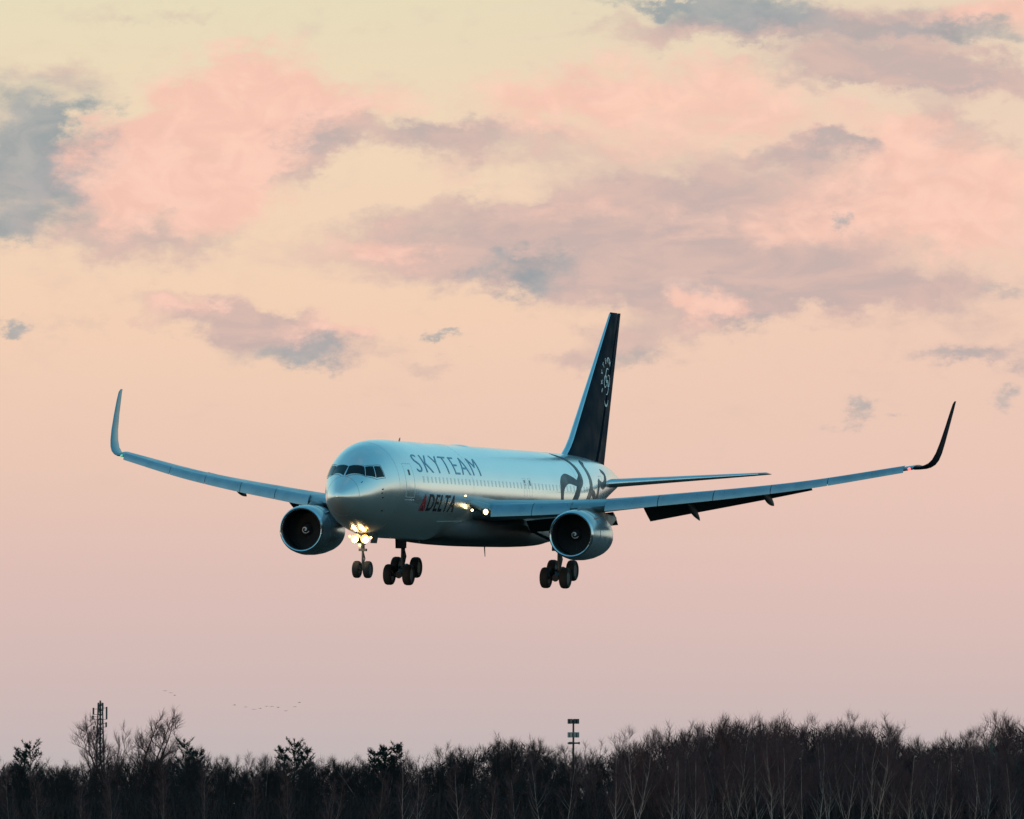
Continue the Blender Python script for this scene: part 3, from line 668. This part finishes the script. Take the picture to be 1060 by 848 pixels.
# ------------------------------------------------------------------ placement over the land
def atx(px, d): return (px - 530) / FPX * d
def hgt(py, d): return EYE + (HZ - py) / FPX * d
def cone(vs, fs, p0, p1, r0, r1, k=3):
    d = p1 - p0; n = np.linalg.norm(d)
    if n < 1e-6: return
    d = d / n; a = np.cross(d, (0.3, .9, .1)); a /= np.linalg.norm(a) + 1e-9; b = np.cross(d, a); o = len(vs)
    for p, r in ((p0, r0), (p1, r1)):
        for i in range(k):
            t = 2 * PI * i / k; vs.append(p + (a * math.cos(t) + b * math.sin(t)) * r)
    for i in range(k): j = (i + 1) % k; fs.append((o + i, o + j, o + k + j, o + k + i))
def bare_tree(seed, h=12., spread=.30, nb=24, lean=.0, forks=1, upright=.75, clear=.3, dens=1.0, tw=1.0, rt=None, bigk=.16, fs=.45):
    rng = np.random.RandomState(seed); tv, tf, cv, cf = [], [], [], []
    up = np.array((0, 0, 1.))
    def limb(p, d, l, r, segs, vs, fs, k, curl, wob):
        pts = [p]; q = p.copy(); dd = d.copy()
        for i in range(segs):
            dd = dd + up * curl + rng.normal(0, wob, 3); dd /= np.linalg.norm(dd); q = q + dd * l / segs; pts.append(q.copy())
        for i in range(segs):
            a = r * (1 - .82 * i / segs); b = r * (1 - .82 * (i + 1) / segs); cone(vs, fs, pts[i], pts[i + 1], a, b, k)
        return pts
    rt = rt or h * .013
    stems = []
    if forks == 1:
        stems.append(limb(np.zeros(3), np.array((lean, 0, 1.)), h * .93, rt, 9, tv, tf, 6, .05, .045))
    else:
        t0 = limb(np.zeros(3), np.array((lean, 0, 1.)), h * .25, rt * 1.1, 3, tv, tf, 6, .05, .03)
        for i in range(forks):
            a = 2 * PI * i / forks + rng.rand(); d = np.array((math.cos(a) * fs, math.sin(a) * fs, 1.)); d /= np.linalg.norm(d)
            stems.append([t0[-1]] + limb(t0[-1], d, h * (.62 + .15 * rng.rand()), rt * .72, 8, tv, tf, 5, .06, .07)[1:])
    for stp in stems:
        n = len(stp) - 1; m = max(6, int(nb / len(stems) * (1 if forks == 1 else 1.5)))
        for i in range(m):
            t = clear + (1 - clear) * (i + rng.rand()) / m if forks == 1 else .12 + .88 * (i + rng.rand()) / m
            t = min(.995, t); x = t * n; j = min(n - 1, int(x)); p = stp[j] + (stp[j + 1] - stp[j]) * (x - j)
            a = rng.rand() * 2 * PI; ua = upright * (.8 + .4 * rng.rand()); d = np.array((math.cos(a), math.sin(a), ua)); d /= np.linalg.norm(d)
            l = h * spread * (1.15 - .85 * t) * (.7 + .6 * rng.rand()); r = rt * .42 * (1.1 - .75 * t)
            big = l > h * bigk
            bp = limb(p, d, l, r, 5, tv if big else cv, tf if big else cf, 4 if big else 3, .10, .10)
            for kk in range(int(7 * dens)):
                u = .2 + .8 * rng.rand(); y = u * 5; jj = min(4, int(y)); p2 = bp[jj] + (bp[jj + 1] - bp[jj]) * (y - jj)
                bd = bp[jj + 1] - bp[jj]; bd /= np.linalg.norm(bd); d2 = bd + rng.normal(0, .55, 3) + up * .25; d2 /= np.linalg.norm(d2)
                l2 = l * .45 * (1.15 - .6 * u) + .25; b2 = limb(p2, d2, l2, max(.014, r * .35) * tw, 3, cv, cf, 3, .10, .12)
                for q3 in range(int(5 * dens)):
                    u = .15 + .85 * rng.rand(); y = u * 3; jj = min(2, int(y)); p3 = b2[jj] + (b2[jj + 1] - b2[jj]) * (y - jj)
                    bd = b2[jj + 1] - b2[jj]; bd /= np.linalg.norm(bd); d3 = bd + rng.normal(0, .5, 3) + up * .2; d3 /= np.linalg.norm(d3)
                    limb(p3, d3, .35 + .5 * rng.rand(), .011 * tw, 2, cv, cf, 3, .1, .12)
    return (np.array(tv), tf), (np.array(cv), cf)
bark_dark = mat('dark_bark', (.045, .036, .036), .95, var=.3, vs=1.5, spec=.1)
bark_pale = mat('pale_birch_bark', (.25, .185, .165), .8, var=.45, vs=1.2, spec=.2)
bark_mid = mat('grey_bark', (.12, .09, .085), .9, var=.4, vs=1.5, spec=.1)
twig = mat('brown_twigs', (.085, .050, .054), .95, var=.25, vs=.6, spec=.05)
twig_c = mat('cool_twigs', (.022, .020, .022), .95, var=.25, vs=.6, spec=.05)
needle = mat('dark_needles', (.012, .024, .022), .8, var=.3, vs=1, spec=.1)
def npmesh(name, v, f, m):
    me = bpy.data.meshes.new(name); f = np.asarray(f, dtype=np.int32); v = np.asarray(v, dtype=np.float32); k = f.shape[1]
    me.vertices.add(len(v)); me.vertices.foreach_set('co', v.ravel()); me.loops.add(f.size); me.loops.foreach_set('vertex_index', f.ravel())
    me.polygons.add(len(f)); me.polygons.foreach_set('loop_start', np.arange(0, f.size, k, dtype=np.int32)); me.polygons.foreach_set('loop_total', np.full(len(f), k, dtype=np.int32))
    me.materials.append(m); me.update(calc_edges=True); me.validate(); return me
KINDS = []
for i, kw in enumerate([dict(spread=.20, nb=30, upright=1.3), dict(spread=.27, nb=30, upright=1.0), dict(spread=.25, nb=30, forks=3, upright=1.0),
                        dict(spread=.19, nb=32, upright=1.6, lean=.05), dict(spread=.28, nb=28, forks=4, upright=.9), dict(spread=.23, nb=28, lean=-.06, upright=1.1),
                        dict(spread=.28, nb=32, forks=2, upright=.9)]):
    t_, c_ = bare_tree(100 + i, h=12, rt=.10, dens=.95, tw=.9, bigk=.3, **kw)
    tf_, cf_ = bare_tree(100 + i, h=12, rt=.10, dens=1.4, tw=.62, bigk=.3, **kw)
    KINDS.append((t_, c_, npmesh('crown', *cf_, twig), npmesh('trunk', *tf_, bark_dark), npmesh('trunk', *tf_, bark_pale), npmesh('trunk', *tf_, bark_mid), npmesh('crown', *cf_, twig_c)))
SLIM = []
for i, kw in enumerate([dict(lean=.02), dict(lean=-.05, nb=26), dict(lean=.08), dict(forks=2, fs=.25), dict(lean=.03, nb=26), dict(forks=3, fs=.3)]):
    kw = dict(dict(nb=22), **kw); t_, c_ = bare_tree(300 + i, h=12, spread=.24, upright=1.3, clear=.25, rt=.068, dens=1.2, tw=.6, bigk=.15, **kw)
    SLIM.append((t_, c_, npmesh('crown', *c_, twig), None, npmesh('trunk', *t_, bark_pale), npmesh('trunk', *t_, bark_mid), None))
rnd = random.Random(7)
def put_tree(name, kind, px, d, top, label, cat='tree', group=None, bark='dark', wscale=1., cool=False, rz=None):
    H = hgt(top, d); s = H / 12.0; e = empty(name, (atx(px, d), d, 0), (0, 0, rnd.random() * 2 * PI if rz is None else rz)); e.scale = (s * wscale, s * wscale, s)
    tag(e, label, cat, group); K = SLIM[kind - 10] if kind >= 10 else KINDS[kind]
    a = bpy.data.objects.new('trunk', {'dark': K[3], 'pale': K[4], 'mid': K[5]}[bark]); C.objects.link(a); a.parent = e
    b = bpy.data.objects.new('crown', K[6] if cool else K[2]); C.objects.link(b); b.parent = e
    return e
CONT = [(-40,790),(0,788),(60,792),(90,786),(150,782),(190,778),(230,786),(262,792),(290,784),(330,786),(370,786),(400,784),(430,790),(460,781),(485,772),(530,762),(558,770),(590,783),(620,777),(645,768),(700,758),(740,748),(770,741),(800,750),(850,747),(880,752),(902,746),(940,768),(970,764),(1000,756),(1022,778),(1042,746),(1100,742)]
def cont(x):
    for (a, b), (c, d) in zip(CONT[:-1], CONT[1:]):
        if a <= x <= c: return b + (d - b) * (x - a) / (c - a)
    return CONT[-1][1] if x > 0 else CONT[0][1]
# the dense wood that reads as one dark mass (stuff): several hundred leafless trees and scrub
def wood_mass(name, label, d0, d1, n, drop0, drop1, m, seed, x0=-60, x1=1120, wsc=1.25):
    rg = random.Random(seed); V_, F_ = [], []; off = 0
    for i in range(n):
        px = x0 + (x1 - x0) * (i + rg.random()) / n; d = d0 + (d1 - d0) * rg.random(); K = KINDS[rg.randrange(7)]
        H = hgt(cont(px) + drop0 + (drop1 - drop0) * rg.random(), d); s = H / 12; a = rg.random() * 2 * PI; ca, sa = math.cos(a), math.sin(a)
        for v, f in (K[0], K[1]):
            w2 = np.empty_like(v); w2[:, 0] = (v[:, 0] * ca - v[:, 1] * sa) * s * wsc + atx(px, d); w2[:, 1] = (v[:, 0] * sa + v[:, 1] * ca) * s * wsc + d; w2[:, 2] = v[:, 2] * s
            V_.append(w2); F_.append(np.asarray(f) + off); off += len(v)
    me = npmesh(name, np.concatenate(V_), np.concatenate(F_), m); o = bpy.data.objects.new(name, me); C.objects.link(o); tag(o, label, 'woodland', kind='stuff')
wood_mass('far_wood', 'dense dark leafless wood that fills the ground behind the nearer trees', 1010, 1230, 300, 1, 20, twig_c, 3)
# undergrowth: crossing stems and brush low between the trunks
def brush():
    rg = np.random.RandomState(5); n = 26000
    px = rg.uniform(-60, 1120, n); d = rg.uniform(900, 1240, n); H = rg.uniform(2.5, 9.0, n) * rg.uniform(.5, 1, n)
    top = np.interp(px, [c[0] for c in CONT], [c[1] for c in CONT]); mx = EYE + (HZ - top - 20) / FPX * d; H = np.minimum(H, mx)
    x = (px - 530) / FPX * d; lean = rg.normal(0, .16, (n, 2)) * H[:, None]; r = rg.uniform(.02, .09, n); a = rg.uniform(0, PI, n)
    p = np.stack([x, d, np.zeros(n)], 1); o1 = np.stack([np.cos(a) * r, np.sin(a) * r, 0 * r], 1); o2 = np.stack([-np.sin(a) * r, np.cos(a) * r, 0 * r], 1)
    mid = p + np.stack([lean[:, 0] * .3, lean[:, 1] * .3, H * .5], 1); tip = p + np.stack([lean[:, 0], lean[:, 1], H], 1)
    v = np.concatenate([p + o1, p - o1, mid - o1, mid + o1, tip - o1 * .3, tip + o1 * .3, p + o2, p - o2, mid - o2, mid + o2]); i = np.arange(n)
    f = np.concatenate([np.stack([i, i + n, i + 2 * n, i + 3 * n], 1), np.stack([i + 3 * n, i + 2 * n, i + 4 * n, i + 5 * n], 1), np.stack([i + 6 * n, i + 7 * n, i + 8 * n, i + 9 * n], 1)])
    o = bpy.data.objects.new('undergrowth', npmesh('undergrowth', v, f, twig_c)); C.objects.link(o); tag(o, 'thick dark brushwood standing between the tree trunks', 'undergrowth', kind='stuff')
brush()
# a low dense thicket hedge that closes the view under the crowns
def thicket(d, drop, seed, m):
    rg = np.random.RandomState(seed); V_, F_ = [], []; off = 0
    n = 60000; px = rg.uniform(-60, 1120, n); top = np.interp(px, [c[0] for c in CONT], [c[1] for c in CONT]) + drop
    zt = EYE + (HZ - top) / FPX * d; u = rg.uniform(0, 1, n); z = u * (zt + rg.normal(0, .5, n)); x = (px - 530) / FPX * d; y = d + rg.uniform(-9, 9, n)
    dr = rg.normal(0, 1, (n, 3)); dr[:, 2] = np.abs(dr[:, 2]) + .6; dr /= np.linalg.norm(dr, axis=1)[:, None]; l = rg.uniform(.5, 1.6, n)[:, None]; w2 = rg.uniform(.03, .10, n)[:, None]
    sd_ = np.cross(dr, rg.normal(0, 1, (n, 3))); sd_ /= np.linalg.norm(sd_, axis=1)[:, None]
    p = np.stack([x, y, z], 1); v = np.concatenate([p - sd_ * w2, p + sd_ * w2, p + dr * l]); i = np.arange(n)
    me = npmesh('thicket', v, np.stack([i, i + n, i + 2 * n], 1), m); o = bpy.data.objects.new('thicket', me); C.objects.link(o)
    return o
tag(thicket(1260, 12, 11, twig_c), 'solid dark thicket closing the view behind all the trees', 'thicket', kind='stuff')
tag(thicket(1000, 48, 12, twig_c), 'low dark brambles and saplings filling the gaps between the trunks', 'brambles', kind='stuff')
ORD = ['first','second','third','fourth','fifth','sixth','seventh','eighth','ninth','tenth','eleventh','twelfth','thirteenth','fourteenth','fifteenth','sixteenth','seventeenth','eighteenth','nineteenth','twentieth','twenty-first','twenty-second','twenty-third','twenty-fourth','twenty-fifth','twenty-sixth','twenty-seventh','twenty-eighth','twenty-ninth','thirtieth','thirty-first','thirty-second']
SECT = [(-5, 88, 9, 'left of the lattice mast'), (182, 292, 10, 'right of the big wide tree'),
        (312, 584, 19, 'right of the whip-topped pine'), (604, 762, 13, 'right of the phone mast'),
        (772, 935, 14, 'right of the tallest bare tree'), (945, 1062, 9, 'right of the treeline dip')]
for x0, x1, n, where in SECT:
    xs = sorted(x0 + (x1 - x0) * (i + .5 + rnd.uniform(-.3, .3)) / n for i in range(n))
    for i, x in enumerate(xs):
        d = rnd.uniform(930, 1000) if x > 600 else rnd.uniform(1000, 1090)
        k = rnd.choice([0, 1, 2, 3, 5, 6] if x > 600 else [0, 1, 2, 4, 6])
        shape = {0: 'slender bare tree with steep branches', 1: 'bare tree with a rounded twiggy crown', 2: 'bare tree forking into three stems', 3: 'narrow bare tree leaning slightly', 4: 'broad bare tree with four stems', 5: 'leaning bare tree with fine twigs', 6: 'bare tree forking in two'}[k]
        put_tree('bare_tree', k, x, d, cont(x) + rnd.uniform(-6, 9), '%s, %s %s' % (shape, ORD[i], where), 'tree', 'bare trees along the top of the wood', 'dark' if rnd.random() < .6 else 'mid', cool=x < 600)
# pale-trunked birches in front
PB = [(15, 806, 'left'), (85, 810, 'left'), (170, 808, 'left'), (340, 808, 'left'), (480, 800, 'mid'), (505, 806, 'mid'), (560, 802, 'mid'), (690, 782, 'r'), (722, 778, 'r'), (760, 775, 'r'), (800, 772, 'r'), (830, 790, 'r'), (845, 782, 'r'), (890, 778, 'r'), (985, 790, 'r'), (1020, 800, 'r'), (1050, 790, 'r'), (45, 800, 'left'), (120, 806, 'left'), (212, 800, 'left'), (262, 806, 'left'), (300, 812, 'left'), (420, 792, 'mid'), (432, 804, 'mid'), (388, 806, 'mid'), (536, 800, 'mid'), (585, 792, 'mid'),
      (640, 786, 'r'), (660, 775, 'r'), (706, 790, 'r'), (735, 800, 'r'), (752, 806, 'r'), (775, 770, 'r'), (787, 780, 'r'), (815, 778, 'r'), (858, 776, 'r'), (875, 790, 'r'), (905, 768, 'r'), (917, 800, 'r'), (935, 790, 'r'), (948, 796, 'r'), (962, 786, 'r'), (972, 800, 'r'), (1004, 806, 'r'), (1035, 800, 'r')]
cnt = {'left': 0, 'mid': 0, 'r': 0}; wh = {'left': 'in the left third of the treeline', 'mid': 'in the middle of the treeline', 'r': 'right of the phone mast'}
for x, top, sct in sorted(PB):
    o_ = ORD[cnt[sct]] if cnt[sct] < 40 else ORD[-1]; cnt[sct] += 1
    put_tree('birch_tree', 10 + rnd.choice([0, 1, 2, 3, 4, 4, 5]), x, rnd.uniform(880, 920), top - rnd.choice([0, 8, 14, 22]), 'pale-trunked birch, %s from left of those %s' % (o_, wh[sct]), 'birch', 'pale birches along the front of the wood', 'pale' if x > 400 else 'mid', wscale=1.)
# the big free-standing crown at the left and its neighbours
tA, cA = bare_tree(911, h=12, spread=.20, nb=56, forks=5, fs=.60, upright=.7, dens=1.05, tw=1.1, rt=.17, bigk=.1)
mA, mC = npmesh('trunk', *tA, bark_dark), npmesh('crown', *cA, twig)
TOPZ = float(cA[0][:, 2].max()); RAD = float(np.percentile(np.hypot(cA[0][:, 0], cA[0][:, 1]), 97))
def big_tree(px, d, top, w_, label, rz):
    e = empty('bare_tree', (atx(px, d), d, 0), (0, 0, rz)); s = hgt(top, d) / TOPZ; w_ = w_ * 3.4 / RAD; e.scale = (s * w_, s * w_, s); tag(e, label, 'tree', 'large bare trees rising above the treeline')
    for nme, me in (('trunk', mA), ('crown', mC)): o = bpy.data.objects.new(nme, me); C.objects.link(o); o.parent = e
big_tree(136, 1120, 728, 1.35, 'large wide bare tree with many stems right of the lattice mast', .4)
big_tree(158, 1125, 744, .8, 'smaller bare tree close against the right side of the large wide one', 2.1)
big_tree(108, 1118, 735, .65, 'thin bare tree partly hiding the foot of the lattice mast', 3.3)
big_tree(535, 1060, 757, .7, 'tall fan-shaped bare tree rising left of the phone mast', 1.2)
big_tree(1046, 990, 740, .8, 'tall open bare tree at the right edge above the green steel frame', 5.0)
big_tree(992, 1000, 752, .7, 'open bare tree standing left of the green steel frame', 2.7)
big_tree(770, 960, 738, .65, 'tallest bare tree on the highest hump of the wood', 4.2)
# pines
def pine(px, d, top, label, seed, w_=2.2, whip=False, lay=9):
    H = hgt(top + 4, d); w_ *= .72; rg = random.Random(seed); e = empty('pine_tree', (atx(px, d), d, 0)); tag(e, label, 'pine', 'dark evergreens in the treeline')
    mb = MB(); mb.tube((0, 0, 0), (0, 0, H * (1.0 if whip else .97)), .16, .03, 6)
    if whip: mb.tube((0, 0, H * .99), (0, 0, H + 1.0), .03, .02, 4)
    vs = []; fs = []
    for i in range(lay):
        t = .45 + .55 * i / (lay - 1); z = H * t
        for k in range(7):
            a = rg.random() * 2 * PI; l = w_ * (1.25 - t) * 1.6 * rg.uniform(.6, 1.1) + .25; up = rg.uniform(.35, 1.25); p1 = Vector((math.cos(a) * l, math.sin(a) * l, z + l * up)); p0 = Vector((0, 0, z - .1))
            mb.tube(p0, p1, .035, .012, 3, False)
            for q in range(34):
                u = rg.uniform(.3, 1.05); c = p0.lerp(p1, u); d_ = Vector((rg.gauss(0, 1), rg.gauss(0, 1), rg.gauss(.8, .8))).normalized() * rg.uniform(.22, .5); s_ = d_.orthogonal().normalized() * .05
                o = len(vs); vs += [tuple(c - s_), tuple(c + s_), tuple(c + d_)]; fs.append((o, o + 1, o + 2))
    mb.build('trunk', bark_dark, e); pm('crown', vs, fs, needle, e, fix=False)
pine(32, 1060, 773, 'spreading dark pine near the left edge of the treeline', 1, 3.0)
pine(22, 1070, 780, 'low dark pine just left of the spreading pine at the left edge', 2, 2.0)
pine(192, 1060, 771, 'dark pine right of the large wide bare tree', 3, 2.6)
pine(205, 1075, 780, 'small dark pine beside the pine right of the large bare tree', 8, 1.8)
pine(305, 1060, 771, 'dark pine with a thin whip rising above its top', 4, 2.8, True, 10)
pine(294, 1065, 776, 'dark pine left of the whip-topped pine', 9, 1.8)
pine(318, 1066, 777, 'dark pine right of the whip-topped pine', 10, 1.6)
pine(399, 1050, 774, 'left one of two dense little evergreens left of centre', 5, 1.5, False, 12)
pine(411, 1050, 772, 'right one of two dense little evergreens left of centre', 6, 1.3, False, 13)
pine(388, 1055, 779, 'lowest evergreen left of the two dense little evergreens', 7, 1.8, False, 10)
# ------------------------------------------------------------------ masts
steel = mat('mast_steel', (.035, .04, .042), .6, .3, var=.2, vs=1); panel = mat('antenna_panel', (.16, .19, .19), .6, var=.1, vs=1); panel_d = mat('antenna_panel_dark', (.03, .033, .035), .6)
green = mat('green_steel', (.010, .045, .038), .6, var=.2, vs=1)
def phone_mast(px, d, top):
    H = hgt(top, d); k = d / FPX; e = empty('phone_mast', (atx(px, d), d, 0)); tag(e, 'slim grey phone mast with three tiers of antennas behind the treeline', 'phone mast')
    mb = MB(); mb.tube((0, 0, 0), (0, 0, H - 1.2 * k), 1.5 * k, .95 * k, 14); mb.build('pole', steel, e)
    for zt, rad, hh, mm, n in ((3, 5.3, 5.0, panel_d, 9), (17, 5.3, 5.4, panel, 9), (25.5, 6.0, 2.6, panel_d, 3)):
        z = H - zt * k; mb = MB(); ring = [(rad * .92 * k * math.cos(2 * PI * i / 3 + .3), rad * .92 * k * math.sin(2 * PI * i / 3 + .3), z) for i in range(3)]
        for i in range(3): mb.tube(ring[i], ring[(i + 1) % 3], .10); mb.tube((0, 0, z), ring[i], .09)
        if n == 3: mb.tube((-rad * k, 0, z), (rad * k, 0, z), .22)
        pf = mb.build('antenna_frame', steel, e)
        for i in range(n):
            a = 2 * PI * i / n + .1; mb = MB(); mb.box((rad * k * math.cos(a), rad * k * math.sin(a), z), .34, .55, hh * k, Euler((0, 0, a))); mb.build('antenna_panel', mm, pf)
phone_mast(593.5, 2500, 744)
def lattice_mast(px, d, top):
    H = hgt(top, d); k = d / FPX; e = empty('lattice_mast', (atx(px, d), d, 0)); tag(e, 'dark lattice mast with upright antennas wrapped in bare branches at left', 'lattice mast')
    mb = MB(); w0, w1 = 6.5 * k, 2.2 * k; n = 16
    cor = lambda t: [((w0 + (w1 - w0) * t) * sx, (w0 + (w1 - w0) * t) * sy, H * t) for sx, sy in ((-1, -1), (1, -1), (1, 1), (-1, 1))]
    for i in range(n):
        a, b = cor(i / n), cor((i + 1) / n)
        for j in range(4):
            l = (j + 1) % 4; mb.tube(a[j], b[j], .13, n=4); mb.tube(a[j], b[l], .08, n=4); mb.tube(a[l], b[j], .08, n=4); mb.tube(b[j], b[l], .07, n=4)
    mb.build('frame', steel, e)
    mb = MB(); mb.tube((0, 0, H * .6), (0, 0, H + .4), .14, n=8); mb.build('pole', steel, e)
    for x, z0, z1 in ((-7.0, 5, 12), (-7.5, 13, 17), (6.6, 4, 17), (-1.8, 1, 9), (2.6, 0, 8), (6.2, 20, 25), (-6.6, 24, 28)):
        mb = MB(); mb.box((x * k, -.3, H - (z0 + z1) / 2 * k), .28, .2, (z1 - z0) * k); mb.tube((x * k, -.3, H - z1 * k), (0, 0, H - z1 * k), .05, n=4); mb.tube((x * k, -.3, H - z0 * k - .2), (0, 0, H - z0 * k - .2), .05, n=4); mb.build('antenna_panel', panel_d, e)
lattice_mast(104, 1500, 728)
def green_frame(d=1005):
    e = empty('steel_frame', (atx(1026, d), d, 0)); k = d / FPX; tag(e, 'dark green steel frame with a railing, half hidden at the right end', 'steel frame'); z = lambda py: hgt(py, d); X = lambda px: (px - 1026) * k
    mb = MB(); mb.box((0, 0, z(770) / 2), .35, .35, z(770)); mb.box((X(1031), 0, z(779) / 2), .3, .3, z(779)); mb.box((X(1045), 0, z(784) / 2), .35, .35, z(784)); mb.box((X(1054), 0, z(781) / 2), .3, .3, z(781)); mb.build('post', green, e)
    mb = MB(); mb.box((X(1021), 0, z(783)), 1.0, .1, .12); mb.box((X(1021), 0, z(788)), 1.0, .1, .12); mb.box((X(1017.5), 0, z(785)), .1, .1, 1.0); mb.build('railing', steel, e)
    mb = MB(); mb.box((X(1051), .3, (z(786)) / 2), 1.5, .8, z(786)); mb.build('cabinet', green, e)
green_frame()
# ------------------------------------------------------------------ birds
birdm = mat('bird_grey', (.09, .08, .08), .9)
def bird(px, py, d, flap, yaw, span, label):
    z = hgt(py, d); vs = []; fs = []
    rr = []
    for t, r in ((-.5, .01), (-.35, .05), (-.1, .10), (.15, .09), (.32, .05), (.40, .06), (.47, .035), (.55, .004)): rr.append([(t * .45, r * .5 * math.cos(a), r * .5 * math.sin(a)) for a in np.linspace(0, 2 * PI, 8, endpoint=False)])
    mb = MB(); mb.add(loft(rr))
    for sd in (1, -1):
        rr = []
        for t, c in ((0, .17), (.45, .17), (.8, .11), (1, .02)):
            y = sd * t * span / 2 * math.cos(flap * (1 if t < .5 else .5)); zz = span / 2 * (math.sin(flap) * min(t, .45) + math.sin(flap * .3) * max(0, t - .45))
            rr.append([(c / 2 - t * .05, y, zz), (0, y, zz + .015), (-c / 2 - t * .05, y, zz), (0, y, zz - .01)])
        mb.add(loft(rr))
    o = mb.build('bird', birdm); o.location = (atx(px, d), d, z); o.rotation_euler = (0, 0, yaw); tag(o, label, 'bird', 'birds flying in a loose line over the treeline')
BL = [(243, 730, 'leftmost bird of the loose line over the treeline'), (254.5, 732, 'second bird from left in the loose line'), (263, 734.5, 'faint low bird third from left in the loose line'), (269.5, 733.5, 'fourth bird from left in the loose line'),
      (276, 731.5, 'left bird of the close pair in the middle of the line'), (281.5, 731.5, 'right bird of the close pair in the middle of the line'), (288, 732.5, 'bird just right of the close pair'), (296, 736.3, 'lowest bird towards the right end of the line'),
      (305.5, 731.8, 'bird second from the right end of the line'), (310, 727.3, 'highest and rightmost bird of the line'), (171, 715.5, 'uppermost of three birds above the large bare tree'), (177, 717.5, 'middle of three birds above the large bare tree'), (181, 720, 'lowest of three birds above the large bare tree')]
for i, (x, y, lb) in enumerate(BL): bird(x, y, 1400, rnd.uniform(-.3, .5), rnd.uniform(-.3, .3) + PI / 2 * (1 if i % 3 else .7), rnd.uniform(.55, .75), lb)
